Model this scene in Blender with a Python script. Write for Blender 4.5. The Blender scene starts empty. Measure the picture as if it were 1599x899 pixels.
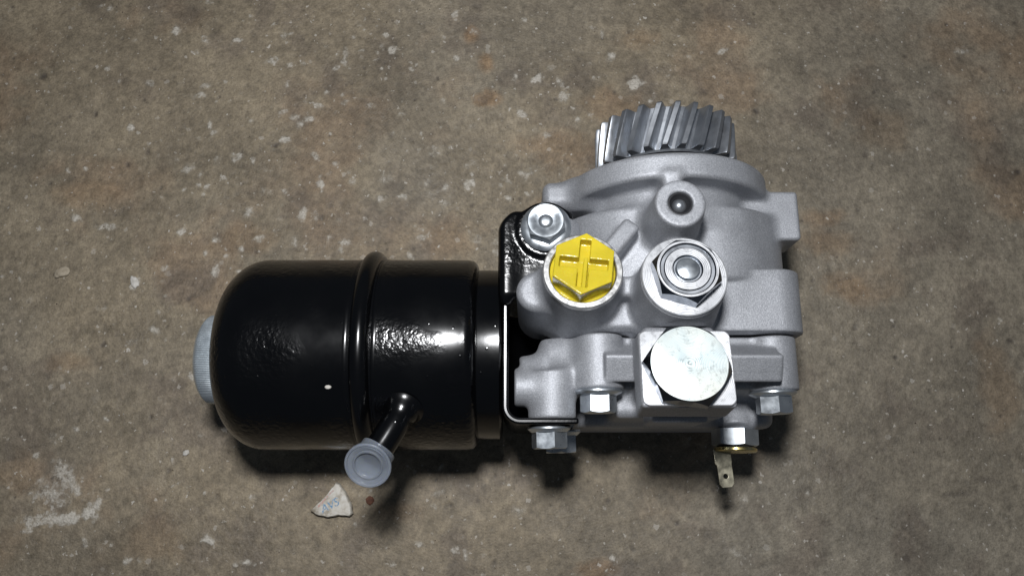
import bpy, bmesh, math, random
import numpy as np
from mathutils import Vector, Matrix

random.seed(7); np.random.seed(7)
sc = bpy.context.scene
COL = sc.collection
MM = 0.001

# ------------------------------------------------------------------ camera
TILT = math.radians(14); DIST = 0.500
cam_d = bpy.data.cameras.new('camera'); cam = bpy.data.objects.new('camera', cam_d); COL.objects.link(cam)
cam.location = (0, -DIST*math.sin(TILT), DIST*math.cos(TILT))
cam.rotation_euler = (TILT, 0, 0)
cam_d.sensor_width = 36.0; cam_d.lens = 36.0*1200/1599
cam_d.clip_start = 0.01; cam_d.clip_end = 50
sc.camera = cam
# ------------------------------------------------------------------ world and lamp
w = bpy.data.worlds.new('World'); sc.world = w; w.use_nodes = True
w.node_tree.nodes['Background'].inputs[0].default_value = (0.66, 0.80, 1.0, 1)
w.node_tree.nodes['Background'].inputs[1].default_value = 0.06
ld = bpy.data.lights.new('flash_lamp', 'POINT'); ld.energy = 13.2; ld.color = (0.97, 0.98, 1.0); ld.shadow_soft_size = 0.036
lamp = bpy.data.objects.new('flash_lamp', ld); COL.objects.link(lamp); lamp.location = (-0.022, 0.030, 0.62)
sc.view_settings.view_transform = 'Standard'; sc.view_settings.look = 'None'
sc.view_settings.exposure = 0.0; sc.view_settings.gamma = 1.0; sc.view_settings.use_curve_mapping = False
sc.render.resolution_x = 1024; sc.render.resolution_y = 575
sc.render.engine = 'CYCLES'

# ------------------------------------------------------------------ helpers: objects
def tag(o, label, cat, group=None):
    o['label'] = label; o['category'] = cat
    if group: o['group'] = group

WORLD = {}          # object -> world position of its origin (m)
def link(name, me, mat, parent=None, origin=None, sharp=35, bevel=0.0, smooth=True):
    """me has vertices in world millimetres; origin (mm) becomes the object origin"""
    n = len(me.vertices)
    co = np.empty(n*3, np.float32); me.vertices.foreach_get('co', co); co = co.reshape(-1, 3)
    if origin is None:
        origin = (co.min(0)+co.max(0))/2
    origin = np.array(origin, np.float32)
    me.vertices.foreach_set('co', ((co-origin)*MM).ravel()); me.update()
    me.materials.clear()
    if mat: me.materials.append(mat)
    if smooth:
        me.polygons.foreach_set('use_smooth', [True]*len(me.polygons))
        if sharp: me.set_sharp_from_angle(angle=math.radians(sharp))
    o = bpy.data.objects.new(name, me); COL.objects.link(o)
    wp = Vector([float(v)*MM for v in origin]); WORLD[o] = wp
    if parent is not None:
        o.parent = parent; o.location = wp - WORLD[parent]
    else: o.location = wp
    if bevel:
        b = o.modifiers.new('bevel', 'BEVEL'); b.width = bevel*MM; b.segments = 3; b.limit_method = 'ANGLE'; b.angle_limit = math.radians(38)
    return o
def mesh(name, verts, faces):
    me = bpy.data.meshes.new(name); me.from_pydata([tuple(v) for v in verts], [], [tuple(f) for f in faces]); me.update(); return me

def basis(d, up=(0, 1, 0)):
    z = np.array(d, float); z /= np.linalg.norm(z)
    y = np.array(up, float); y -= z*(y@z)
    if np.linalg.norm(y) < 1e-4:
        y = np.array((1, 0, 0.)); y -= z*(y@z)
    y /= np.linalg.norm(y); x = np.cross(y, z)
    return np.stack([x, y, z], 1)          # columns
def xf(v, loc, d=(0, 0, 1), up=(0, 1, 0), rot=0):
    v = np.array(v, float); c, s = math.cos(rot), math.sin(rot)
    v = v@np.array([[c, s, 0], [-s, c, 0], [0, 0, 1]])
    return v@basis(d, up).T + np.array(loc, float)

def lathe(profile, n=64, rfun=None):
    """profile [(r, z)] about local z; r==0 ends close. rfun(i_level, theta, r)->r"""
    vs, fs, rings = [], [], []
    for li, (r, z) in enumerate(profile):
        if r <= 1e-6:
            rings.append([len(vs)]); vs.append((0, 0, z))
        else:
            ids = []
            for k in range(n):
                t = 2*math.pi*k/n
                rr, zz = (r, z) if rfun is None else rfun(li, t, r, z)
                ids.append(len(vs)); vs.append((rr*math.cos(t), rr*math.sin(t), zz))
            rings.append(ids)
    for a, b in zip(rings[:-1], rings[1:]):
        if len(a) == 1 and len(b) == 1: continue
        for k in range(n):
            k2 = (k+1) % n
            if len(a) == 1: fs.append((a[0], b[k2], b[k]))
            elif len(b) == 1: fs.append((a[k], a[k2], b[0]))
            else: fs.append((a[k], a[k2], b[k2], b[k]))
    return vs, fs
def merge(*parts):
    V, Fc = [], []
    for v, f in parts:
        o = len(V); V += [tuple(p) for p in v]; Fc += [tuple(i+o for i in q) for q in f]
    return V, Fc
def hex_head(af, h, rc, z0=0.0, top=None, n=96, ch=0.5):
    """chamfered hexagon with scalloped corners; extra top profile [(r,z)]"""
    def rh(t):
        u = (t+math.pi/6) % (math.pi/3)-math.pi/6
        return af/2/math.cos(u)
    prof = [(1, z0), (1, z0+h), (rc, z0+h)] + (top if top else [(0, z0+h)])
    def rf(li, t, r, z):
        if li == 0: return rh(t), z
        if li == 1: return rh(t), z-max(0, rh(t)-rc)*ch-0.05
        return r, z
    v, f = lathe([(0, z0)]+prof, n, lambda li, t, r, z: rf(li-1, t, r, z))
    return v, f

# ------------------------------------------------------------------ helpers: cast metal as a smooth distance field
class Field:
    def __init__(s, lo, hi, h):
        s.lo = np.array(lo, float); s.h = h
        s.n = (np.ceil((np.array(hi)-s.lo)/h)).astype(int)+1
        s.f = np.full(s.n, 12.0, np.float32)
    def box(s, lo, hi):
        a = np.clip(np.floor((np.array(lo)-s.lo)/s.h).astype(int), 0, s.n); b = np.clip(np.ceil((np.array(hi)-s.lo)/s.h).astype(int)+1, 0, s.n)
        g = [(s.lo[i]+s.h*np.arange(a[i], b[i])).astype(np.float32) for i in range(3)]
        sl = tuple(slice(a[i], b[i]) for i in range(3))
        return sl, g[0][:, None, None], g[1][None, :, None], g[2][None, None, :]
    def add(s, prim, k=2.5, sub=False):
        fn, lo, hi = prim
        m = k+4
        sl, X, Y, Z = s.box(np.array(lo)-m, np.array(hi)+m)
        d = fn(X, Y, Z); a = s.f[sl]
        if sub:
            d = -d; h = np.maximum(k-np.abs(a-d), 0)/max(k, 1e-6); s.f[sl] = np.maximum(a, d)+h*h*k*0.25
        else:
            h = np.maximum(k-np.abs(a-d), 0)/max(k, 1e-6); s.f[sl] = np.minimum(a, d)-h*h*k*0.25
    def mesh(s, name):
        f = s.f.copy()
        for ax in range(3):
            sl = [slice(None)]*3; sl[ax] = 0; f[tuple(sl)] = np.maximum(f[tuple(sl)], 0.5); sl[ax] = -1; f[tuple(sl)] = np.maximum(f[tuple(sl)], 0.5)
        ins = f < 0
        nx, ny, nz = f.shape
        c = np.zeros((nx-1, ny-1, nz-1), np.int8)
        for i in (0, 1):
            for j in (0, 1):
                for k in (0, 1): c += ins[i:nx-1+i, j:ny-1+j, k:nz-1+k]
        act = np.argwhere((c > 0) & (c < 8))
        idx = np.full(c.shape, -1, np.int32); idx[act[:, 0], act[:, 1], act[:, 2]] = np.arange(len(act))
        acc = np.zeros((len(act), 3)); cnt = np.zeros(len(act))
        cor = [(0,0,0),(1,0,0),(0,1,0),(1,1,0),(0,0,1),(1,0,1),(0,1,1),(1,1,1)]
        val = [f[act[:, 0]+a, act[:, 1]+b, act[:, 2]+d] for a, b, d in cor]
        for a, b in ((0,1),(2,3),(4,5),(6,7),(0,2),(1,3),(4,6),(5,7),(0,4),(1,5),(2,6),(3,7)):
            m = (val[a] < 0) != (val[b] < 0)
            t = np.where(m, val[a]/np.where(m, val[a]-val[b], 1), 0)
            p = np.array(cor[a])+t[:, None]*(np.array(cor[b])-np.array(cor[a]))
            acc += p*m[:, None]; cnt += m
        V = s.lo+s.h*(act+acc/cnt[:, None])
        Q = []
        for ax in range(3):
            o1, o2 = (ax+1) % 3, (ax+2) % 3
            A = np.moveaxis(ins, (ax, o1, o2), (0, 1, 2)); I = np.moveaxis(idx, (ax, o1, o2), (0, 1, 2))
            a0 = A[:-1, 1:-1, 1:-1]; a1 = A[1:, 1:-1, 1:-1]
            for flip in (0, 1):
                e = np.argwhere((a0 & ~a1) if not flip else (~a0 & a1))
                i, j, k = e[:, 0], e[:, 1]+1, e[:, 2]+1
                q = np.stack([I[i, j-1, k-1], I[i, j, k-1], I[i, j, k], I[i, j-1, k]], 1)
                Q.append(q if not flip else q[:, ::-1])
        Q = np.concatenate(Q)
        me = bpy.data.meshes.new(name)
        me.vertices.add(len(V)); me.vertices.foreach_set('co', V.astype(np.float32).ravel())
        me.loops.add(Q.size); me.loops.foreach_set('vertex_index', Q.ravel().astype(np.int32))
        me.polygons.add(len(Q)); me.polygons.foreach_set('loop_start', np.arange(0, Q.size, 4, dtype=np.int32))
        me.update(calc_edges=True); me.validate()
        return me

def p_cyl(a, b, r, r2=None, rr=1.0):
    a = np.array(a, float); b = np.array(b, float); L = np.linalg.norm(b-a); u = (b-a)/L; m = (a+b)/2
    r2 = r if r2 is None else r2; R = max(r, r2)
    lo = np.minimum(a, b)-R; hi = np.maximum(a, b)+R
    def fn(X, Y, Z):
        x, y, z = X-m[0], Y-m[1], Z-m[2]
        t = x*u[0]+y*u[1]+z*u[2]
        rad = np.sqrt(np.maximum(x*x+y*y+z*z-t*t, 0))
        rl = r+(r2-r)*np.clip(t/L+0.5, 0, 1) if r != r2 else r
        q1 = rad-rl+rr; q2 = np.abs(t)-L/2+rr
        return (np.sqrt(np.maximum(q1, 0)**2+np.maximum(q2, 0)**2)+np.minimum(np.maximum(q1, q2), 0)-rr).astype(np.float32)
    return fn, lo, hi
def p_box(c, half, rr=1.0, B=None):
    c = np.array(c, float); h = np.array(half, float); B = np.eye(3) if B is None else B
    ext = np.abs(B)@h
    def fn(X, Y, Z):
        x, y, z = X-c[0], Y-c[1], Z-c[2]
        q = [np.abs(x*B[0, i]+y*B[1, i]+z*B[2, i])-h[i]+rr for i in range(3)]
        o = np.sqrt(np.maximum(q[0], 0)**2+np.maximum(q[1], 0)**2+np.maximum(q[2], 0)**2)
        return (o+np.minimum(np.maximum(np.maximum(q[0], q[1]), q[2]), 0)-rr).astype(np.float32)
    return fn, c-ext, c+ext
def p_span(x0, x1, y0, y1, z0, z1, rr=1.0):
    return p_box(((x0+x1)/2, (y0+y1)/2, (z0+z1)/2), ((x1-x0)/2, (y1-y0)/2, (z1-z0)/2), rr)
def p_slab(x0, x1, y0, y1, z0, z1, rc, rr=1.5):
    """prism along Y whose XZ outline has corner radius rc, its ends edge radius rr"""
    cx, cy, cz = (x0+x1)/2, (y0+y1)/2, (z0+z1)/2; hx, hy, hz = (x1-x0)/2, (y1-y0)/2, (z1-z0)/2
    def fn(X, Y, Z):
        qx = np.abs(X-cx)-hx+rc; qz = np.abs(Z-cz)-hz+rc
        d = np.sqrt(np.maximum(qx, 0)**2+np.maximum(qz, 0)**2)+np.minimum(np.maximum(qx, qz), 0)-rc
        q1 = d+rr; q2 = np.abs(Y-cy)-hy+rr
        return (np.sqrt(np.maximum(q1, 0)**2+np.maximum(q2, 0)**2)+np.minimum(np.maximum(q1, q2), 0)-rr).astype(np.float32)
    return fn, (x0, y0, z0), (x1, y1, z1)
def p_hex(c, d, af, h, rot=0, rr=0.4):
    B = basis(d); c = np.array(c, float)
    def fn(X, Y, Z):
        x, y, z = X-c[0], Y-c[1], Z-c[2]
        u = x*B[0, 0]+y*B[1, 0]+z*B[2, 0]; v = x*B[0, 1]+y*B[1, 1]+z*B[2, 1]; t = x*B[0, 2]+y*B[1, 2]+z*B[2, 2]
        m = None
        for k in range(6):
            a = rot+k*math.pi/3; e = u*math.cos(a)+v*math.sin(a)-af/2
            m = e if m is None else np.maximum(m, e)
        q1 = m+rr; q2 = np.abs(t)-h/2+rr
        return (np.sqrt(np.maximum(q1, 0)**2+np.maximum(q2, 0)**2)+np.minimum(np.maximum(q1, q2), 0)-rr).astype(np.float32)
    R = af*0.6+h
    return fn, c-R, c+R

# ------------------------------------------------------------------ materials
def nodes(name):
    m = bpy.data.materials.new(name); m.use_nodes = True
    nt = m.node_tree; return m, nt, nt.nodes['Principled BSDF']
def N(nt, t, **kw):
    n = nt.nodes.new(t)
    for k, v in kw.items():
        if k.startswith('i_'):
            key = k[2:]; n.inputs[int(key) if key.isdigit() else key.replace('_', ' ')].default_value = v
        else: setattr(n, k, v)
    return n
def noise(nt, scale, detail=3, rough=0.55, coord=None):
    if coord is None:
        coord = nt.nodes.get('TC') or N(nt, 'ShaderNodeTexCoord', name='TC')
    n = N(nt, 'ShaderNodeTexNoise'); n.inputs['Scale'].default_value = scale; n.inputs['Detail'].default_value = detail; n.inputs['Roughness'].default_value = rough
    nt.links.new(coord.outputs['Object'], n.inputs['Vector']); return n
def ramp(nt, src, stops):
    r = N(nt, 'ShaderNodeValToRGB'); e = r.color_ramp.elements
    while len(e) < len(stops): e.new(0.5)
    for el, (p, c) in zip(e, stops):
        el.position = p; el.color = (c, c, c, 1) if isinstance(c, (int, float)) else (*c, 1)
    nt.links.new(src, r.inputs[0]); return r
def bump(nt, bs, src, strength, dist, prev=None):
    b = N(nt, 'ShaderNodeBump'); b.inputs['Strength'].default_value = strength; b.inputs['Distance'].default_value = dist
    nt.links.new(src, b.inputs['Height'])
    if prev: nt.links.new(prev.outputs[0], b.inputs['Normal'])
    nt.links.new(b.outputs[0], bs.inputs['Normal']); return b
def metal(name, c0, c1, rough, metallic=1.0, nscale=60, bscale=900, bstr=0.15, bdist=0.0002, rvar=0.1):
    m, nt, bs = nodes(name)
    n = noise(nt, nscale, 4); r = ramp(nt, n.outputs[0], [(0.35, c0), (0.65, c1)])
    nt.links.new(r.outputs[0], bs.inputs['Base Color'])
    rr = ramp(nt, noise(nt, nscale*2.3, 4).outputs[0], [(0.3, max(0.02, rough-rvar)), (0.7, rough+rvar)])
    nt.links.new(rr.outputs[0], bs.inputs['Roughness'])
    bs.inputs['Metallic'].default_value = metallic
    bump(nt, bs, noise(nt, bscale, 3, 0.6).outputs[0], bstr, bdist)
    return m
def turned(m, scale, strength):
    nt = m.node_tree; bs = nt.nodes['Principled BSDF']; tc = nt.nodes['TC']
    wv = N(nt, 'ShaderNodeTexWave', wave_type='RINGS', rings_direction='SPHERICAL'); wv.inputs['Scale'].default_value = scale; wv.inputs['Distortion'].default_value = 1.5; wv.inputs['Detail'].default_value = 3
    nt.links.new(tc.outputs['Object'], wv.inputs['Vector'])
    prev = bs.inputs['Normal'].links[0].from_node
    bump(nt, bs, wv.outputs[1], strength, 0.0002, prev)
    sc_ = ramp(nt, noise(nt, 260, 6, 0.75).outputs[0], [(0.36, 0.62), (0.48, 1.0)])
    src = bs.inputs['Base Color'].links[0].from_socket
    mx = N(nt, 'ShaderNodeMixRGB', blend_type='MULTIPLY'); mx.inputs[0].default_value = 0.8
    nt.links.new(src, mx.inputs[1]); nt.links.new(sc_.outputs[0], mx.inputs[2]); nt.links.new(mx.outputs[0], bs.inputs['Base Color'])
# sand-cast aluminium: fine grain in colour and relief
def cast_alu():
    m, nt, bs = nodes('cast_aluminium')
    fine = noise(nt, 1500, 2, 0.7); big = noise(nt, 35, 4)
    r1 = ramp(nt, fine.outputs[0], [(0.27, (0.275, 0.284, 0.305)), (0.52, (0.400, 0.410, 0.434)), (0.78, (0.57, 0.582, 0.608))])
    r2 = ramp(nt, big.outputs[0], [(0.3, 0.80), (0.5, 1.0), (0.7, 1.08)])
    mx = N(nt, 'ShaderNodeMixRGB', blend_type='MULTIPLY'); mx.inputs[0].default_value = 1
    nt.links.new(r1.outputs[0], mx.inputs[1]); nt.links.new(r2.outputs[0], mx.inputs[2]); nt.links.new(mx.outputs[0], bs.inputs['Base Color'])
    bs.inputs['Metallic'].default_value = 0.5; bs.inputs['Roughness'].default_value = 0.58
    b = bump(nt, bs, noise(nt, 260, 3).outputs[0], 0.25, 0.0004)
    bump(nt, bs, fine.outputs[0], 0.45, 0.00028, b)
    return m
ALU = cast_alu()
MACH = metal('machined_aluminium', (0.60, 0.61, 0.63), (0.72, 0.73, 0.75), 0.42, 0.5, 80, 1200, 0.1, 0.0001)
ZINC = metal('zinc_plated_steel', (0.50, 0.54, 0.58), (0.68, 0.72, 0.75), 0.34, 0.9, 90, 500, 0.10, 0.0002, 0.09)
ZINCB = metal('bright_zinc', (0.60, 0.70, 0.72), (0.76, 0.78, 0.72), 0.40, 0.5, 45, 900, 0.12, 0.0001, 0.08)
SHADED_FLANK = metal('shaded_zinc_flank', (0.15, 0.17, 0.20), (0.24, 0.26, 0.30), 0.22, 1.0, 90, 500, 0.1, 0.0002, 0.06)  # smoother hex sides; their shade is put into the darker colour
ZINCD = metal('dull_zinc', (0.66, 0.72, 0.76), (0.80, 0.86, 0.89), 0.36, 0.8, 70, 700, 0.12, 0.0002)
STEEL = metal('gear_steel', (0.40, 0.42, 0.45), (0.46, 0.48, 0.51), 0.40, 0.9, 60, 1400, 0.10, 0.0001)
BRASS = metal('yellow_passivated_brass', (0.62, 0.50, 0.20), (0.75, 0.66, 0.40), 0.3, 1.0, 120, 800, 0.1, 0.0001)
BLADE = metal('tinned_blade', (0.26, 0.24, 0.18), (0.40, 0.37, 0.28), 0.35, 0.9, 120, 800, 0.15, 0.0001)
turned(ZINCB, 520, 0.20); turned(MACH, 420, 0.25)
RUBBER, _nt, _bs = nodes('black_rubber'); _bs.inputs['Base Color'].default_value = (0.012, 0.012, 0.014, 1); _bs.inputs['Roughness'].default_value = 0.6
def black_paint(name='black_gloss_paint', peel_d=0.0008):
    m, nt, bs = nodes(name)
    tc = N(nt, 'ShaderNodeTexCoord', name='TC')
    bs.inputs['Base Color'].default_value = (0.0016, 0.0017, 0.0021, 1)
    bs.inputs['Specular IOR Level'].default_value = 0.5
    # orange peel, patchy; dust grains baked into the paint
    patch = ramp(nt, noise(nt, 26, 2).outputs[0], [(0.40, 0.0), (0.56, 1.0)])
    peel = noise(nt, 400, 2, 0.5)
    mul = N(nt, 'ShaderNodeMath', operation='MULTIPLY'); nt.links.new(peel.outputs[0], mul.inputs[0]); nt.links.new(patch.outputs[0], mul.inputs[1])
    b = bump(nt, bs, mul.outputs[0], 0.55, peel_d)
    vor = N(nt, 'ShaderNodeTexVoronoi'); vor.inputs['Scale'].default_value = 420; nt.links.new(tc.outputs['Object'], vor.inputs['Vector'])
    sel = ramp(nt, vor.outputs['Color'], [(0.0, 1.0), (0.16, 0.0)])
    dot = ramp(nt, vor.outputs['Distance'], [(0.0, 1.0), (0.32, 0.0)])
    mm_ = N(nt, 'ShaderNodeMath', operation='MULTIPLY'); nt.links.new(sel.outputs[0], mm_.inputs[0]); nt.links.new(dot.outputs[0], mm_.inputs[1])
    b = bump(nt, bs, mm_.outputs[0], 0.8, 0.0005, b)
    rr = ramp(nt, noise(nt, 40, 4).outputs[0], [(0.3, 0.15), (0.7, 0.27)]); nt.links.new(rr.outputs[0], bs.inputs['Roughness'])
    return m
PAINT = black_paint(); PAINT_S = black_paint('black_smooth_paint', 0.0001)
def plastic(name, c, rough, sss, trans=0.0, nscale=60):
    m, nt, bs = nodes(name)
    n = noise(nt, nscale, 3); r = ramp(nt, n.outputs[0], [(0.35, tuple(v*0.88 for v in c)), (0.65, tuple(min(1, v*1.08) for v in c))])
    nt.links.new(r.outputs[0], bs.inputs['Base Color']); bs.inputs['Roughness'].default_value = rough
    bs.inputs['Subsurface Weight'].default_value = sss; bs.inputs['Subsurface Radius'].default_value = (1, 0.7, 0.2); bs.inputs['Subsurface Scale'].default_value = 0.002
    bs.inputs['Transmission Weight'].default_value = trans
    b = bump(nt, bs, noise(nt, 110, 3).outputs[0], 0.35, 0.0012)
    bump(nt, bs, noise(nt, 520, 3).outputs[0], 0.15, 0.0003, b)
    return m
YELLOW = plastic('yellow_plastic', (0.62, 0.495, 0.032), 0.18, 0.4)
CLEAR = plastic('translucent_plastic', (0.44, 0.49, 0.57), 0.28, 0.1, 0.50)
CLEAR.node_tree.nodes['Principled BSDF'].inputs['Alpha'].default_value = 0.66

# ------------------------------------------------------------------ floor (structure): worn concrete
def vnoise(X, Y, s, seed):
    """smooth value noise, cell s (mm)"""
    rng = np.random.RandomState(seed); G = rng.rand(512, 512).astype(np.float32)
    u = X/s; v = Y/s; i = np.floor(u).astype(int); j = np.floor(v).astype(int); a = u-i; b = v-j
    a = a*a*(3-2*a); b = b*b*(3-2*b)
    g = lambda p, q: G[p % 512, q % 512]
    return (g(i, j)*(1-a)+g(i+1, j)*a)*(1-b)+(g(i, j+1)*(1-a)+g(i+1, j+1)*a)*b
def fbm(X, Y, s, seed, o=4, gain=0.55):
    t = 0; amp = 1; tot = 0
    for k in range(o):
        c, sn = math.cos(0.6*k), math.sin(0.6*k)
        t = t+amp*vnoise(X*c-Y*sn+17*k, X*sn+Y*c-31*k, s/2**k, seed+k); tot += amp; amp *= gain
    return t/tot
def sstep(a, b, x):
    t = np.clip((x-a)/(b-a), 0, 1); return t*t*(3-2*t)
def axis(lo, hi, h, far):
    c = list(np.arange(lo, hi+h/2, h)); g = h; v = hi
    while v < far: g *= 1.25; v += g; c.append(v)
    g = h; v = lo
    while v > -far: g *= 1.25; v -= g; c.insert(0, v)
    return np.array(c)
ax_x = axis(-385, 385, 0.95, 1500); ax_y = axis(-190, 232, 0.95, 1500)
GX, GY = np.meshgrid(ax_x, ax_y, indexing='ij')
wx = GX+6*(fbm(GX, GY, 14, 901)-0.5)*2; wy = GY+6*(fbm(GX, GY, 14, 951)-0.5)*2
big = fbm(GX, GY, 190, 1, 4); mid = fbm(wx, wy, 42, 11, 5); fin = fbm(GX, GY, 7, 21, 4); tiny = fbm(GX, GY, 2.6, 31, 2)
base = np.array([0.228, 0.186, 0.128]); grey = np.array([0.205, 0.178, 0.136]); brown = np.array([0.235, 0.168, 0.108]); dark = np.array([0.135, 0.108, 0.082])
def mixc(c, d, t): return c+(np.asarray(d)-c)*t[..., None]
colr = np.broadcast_to(base, GX.shape+(3,)).copy()
rightness = sstep(40, 200, GX+0.35*(-GY))             # smoother, trowelled and greyer on that side
colr = mixc(colr, grey, np.clip(0.75*rightness+0.5*sstep(0.5, 0.7, big), 0, 1))
colr = mixc(colr, brown, 0.70*sstep(0.52, 0.74, fbm(wx, wy, 70, 41, 5)))
colr = mixc(colr, dark, 0.60*sstep(0.54, 0.78, fbm(wx, wy, 30, 51, 5)))
def blob(cx, cy, rx, ry, rot=0, rag=0.55, s=6, seed=0):
    c, sn = math.cos(rot), math.sin(rot); dx, dy = GX-cx, GY-cy
    r = np.sqrt(((dx*c+dy*sn)/rx)**2+((-dx*sn+dy*c)/ry)**2)
    return r
# rust-brown patches
for cx, cy, rx, ry, k in ((-30,185,7.3,9.1,0.7),(-18,162,8.1,9.0,0.7),(-16,135,10.7,7.1,0.7),(91,182,18.1,9.1,0.35),(71,128,26.5,17.7,0.4),(207,31,25.4,12.7,0.4),(217,0,25.0,10.4,0.5),(46,-173,15.3,7.6,0.6),(-42,35,25.4,16.9,0.35),(-178,35,25.4,12.7,0.35),(-288,66,25.8,12.9,0.3),(209,48,17.1,8.5,0.4),(21,53,17.1,12.8,0.45),(255,113,26.4,17.6,0.25),(-281,-48,16.3,8.1,0.3),(-216,-155,27.0,15.4,0.25),(35,99,34.9,17.5,0.4),(307,-62,16.2,40.4,0.3),(-70,-140,23.3,7.8,0.3),(-303,-117,19.6,15.7,0.3)):
    r = blob(cx, cy, rx, ry); colr = mixc(colr, (0.25, 0.155, 0.08), k*sstep(1.1, 0.3, r+1.1*(fbm(wx, wy, 13, 61, 4)-0.5)))
colr *= (0.62+0.76*mid)[..., None]
colr *= (0.76+0.48*fin)[..., None]
colr *= (0.86+0.28*tiny)[..., None]
# pale ground-in flecks: chalky aggregate, densest left of and behind the pump
rng = np.random.RandomState(5)
pale = np.zeros_like(GX); pit = np.zeros_like(GX)
ragged = fbm(GX, GY, 4.5, 71, 3); rag2 = fbm(GX, GY, 9, 81, 3)
def stamp(F, cx, cy, rx, ry, rot, amp, rag=1.1):
    R = max(rx, ry)*2.2
    i0, i1 = np.searchsorted(ax_x, (cx-R, cx+R)); j0, j1 = np.searchsorted(ax_y, (cy-R, cy+R))
    if i1 <= i0 or j1 <= j0: return
    s = (slice(i0, i1), slice(j0, j1)); dx, dy = GX[s]-cx, GY[s]-cy; c, sn = math.cos(rot), math.sin(rot)
    r = np.sqrt(((dx*c+dy*sn)/rx)**2+((-dx*sn+dy*c)/ry)**2)+rag*(ragged[s]-0.5)*2*0.8
    F[s] = np.maximum(F[s], amp*sstep(1.15, 0.15, r))
# marks seen in the photograph (centre mm, radii mm, turn, strength)
for m in ((-239,189,4.1,4.1,0.5,0.6),(-195,181,4.1,2.3,0.2,0.7),(-157,186,4.1,1.8,0.2,0.55),(-169,164,7.2,4.0,0.15,0.6),(-89,185,2.7,2.3,0,0.7),(-107,173,3.2,2.3,0.4,0.5),(-85,173,4.1,3.2,0.4,0.6),(-95,166,4.5,0.9,0.5,0.35),(-262,114,3.5,4.0,0,0.75),(-208,115,2.6,5.3,0,0.65),(-155,105,5.3,3.1,0,0.7),(-214,145,4.0,2.7,0.2,0.4),(-218,137,8.9,4.0,0.2,0.4),(-135,130,4.4,2.7,-0.3,0.5),(-158,125,4.4,2.7,0,0.4),(-115,133,4.4,4.4,0,0.35),(-97,130,5.3,3.1,0,0.3),(-77,124,4.4,2.6,0,0.4),(-187,91,5.2,3.9,0,0.4),(-176,90,2.2,3.9,0,0.4),(-221,83,6.1,3.9,0.2,0.4),(-167,82,5.2,2.2,0,0.35),(-129,73,3.0,6.9,0,0.55),(-86,76,6.0,5.2,-0.4,0.4),(-73,63,5.2,3.0,0,0.5),(-28,73,5.2,6.0,0.3,0.55),(-28,87,6.9,3.5,0.3,0.3),(-52,99,7.9,7.0,0.4,0.25),(-56,66,6.0,6.0,0.3,0.3),(-177,52,4.3,6.0,0,0.6),(-140,50,3.8,6.4,0,0.6),(-131,50,2.6,6.0,0,0.35),(-115,47,4.3,3.4,0,0.35),(-290,48,4.7,2.6,-0.5,0.65),(-270,42,9.4,2.6,0,0.45),(-220,39,3.4,3.8,0.6,0.6),(-167,34,6.8,2.5,0.3,0.45),(-144,31,3.8,5.1,0,0.4),(-112,31,6.8,4.2,0.2,0.45),(-60,35,8.5,5.9,0,0.35),(-23,33,4.2,3.4,0.3,0.3),(-8,28,5.9,6.8,0,0.5),(-246,4,3.3,5.0,-0.4,0.7),(-195,11,4.2,5.9,-0.4,0.55),(-202,24,2.5,2.1,0,0.6),(-178,11,2.9,2.1,0,0.6),(17,150,5.4,4.0,0.4,0.75),(36,137,4.9,5.8,0.2,0.6),(7,125,4.0,4.9,0.5,0.6),(69,167,4.1,3.6,0.1,0.6),(86,147,7.1,5.4,0.8,0.65),(149,172,5.0,2.3,0.4,0.55),(124,168,5.4,2.3,0,0.35),(110,153,3.6,2.2,0.4,0.5),(9,80,6.9,5.2,0.2,0.4),(22,108,5.3,3.9,0,0.4),(2,152,2.7,4.0,0,0.5),(316,172,6.8,3.2,0,0.35),(-27,187,3.6,3.6,0,0.4),(165,83,3.5,2.6,0,0.2),(-277,-119,11.8,7.1,-0.6,0.55),(-283,-129,10.2,10.9,0.2,0.4),(-258,-140,7.0,5.0,0.3,0.95),(-273,-145,17.4,3.9,0.05,0.65),(-287,-146,6.2,2.7,0,0.6),(-268,-125,7.8,3.5,-0.7,0.5),(-183,-156,4.6,3.1,0.15,1),(-160,-169,8.4,3.1,-0.15,1),(-230,-169,2.7,3.4,0.3,0.6),(-241,-159,1.5,1.9,0,0.7),(-252,-133,3.1,2.3,0.4,0.5),(-208,-125,4.7,1.2,0.5,0.5),(-243,-35,4.9,4.1,0,0.35),(-293,11,5.9,4.6,0,0.3),(-254,-84,3.6,1.6,-0.4,0.6),(-262,-71,3.6,3.6,0,0.25),(-188,-129,1.6,1.6,0,0.6),(-159,-131,3.9,2.3,0,0.35),(-193,-94,3.2,1.6,0,0.3),(-209,-110,1.6,2.8,0,0.5),(-293,-151,3.9,1.5,0,0.5)):
    stamp(pale, *m)
for m in ((-279,-128,17,13,.3,.36),(-266,-142,9,6,.3,.9),(-284,-144,17,5,.05,.5),(-275,-118,9,5,-.7,.4),(-258,-138,10,9,0,.5)):
    stamp(pale, *m)
n_ = 0
while n_ < 720:
    x = rng.uniform(-390, 390); y = rng.uniform(-190, 235)
    dens = math.exp(-((x+70)/190)**2)*(0.25+0.75/(1+math.exp(-(y+5)/22)))+0.10
    if x > 110: dens *= 0.45
    if rng.rand() > dens: continue
    n_ += 1; s = 0.7+2.9*rng.rand()**2.4
    stamp(pale, x, y, s*rng.uniform(.8, 1.7), s*rng.uniform(.7, 1.2), rng.uniform(0, 3.1), rng.uniform(.12, .58), 1.2)
for _ in range(2200):
    x = rng.uniform(-390, 390); y = rng.uniform(-190, 235)
    stamp(pale, x, y, *(rng.uniform(.6, 1.2, 2)), 0, rng.uniform(.08, .40), 0.3)
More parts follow.
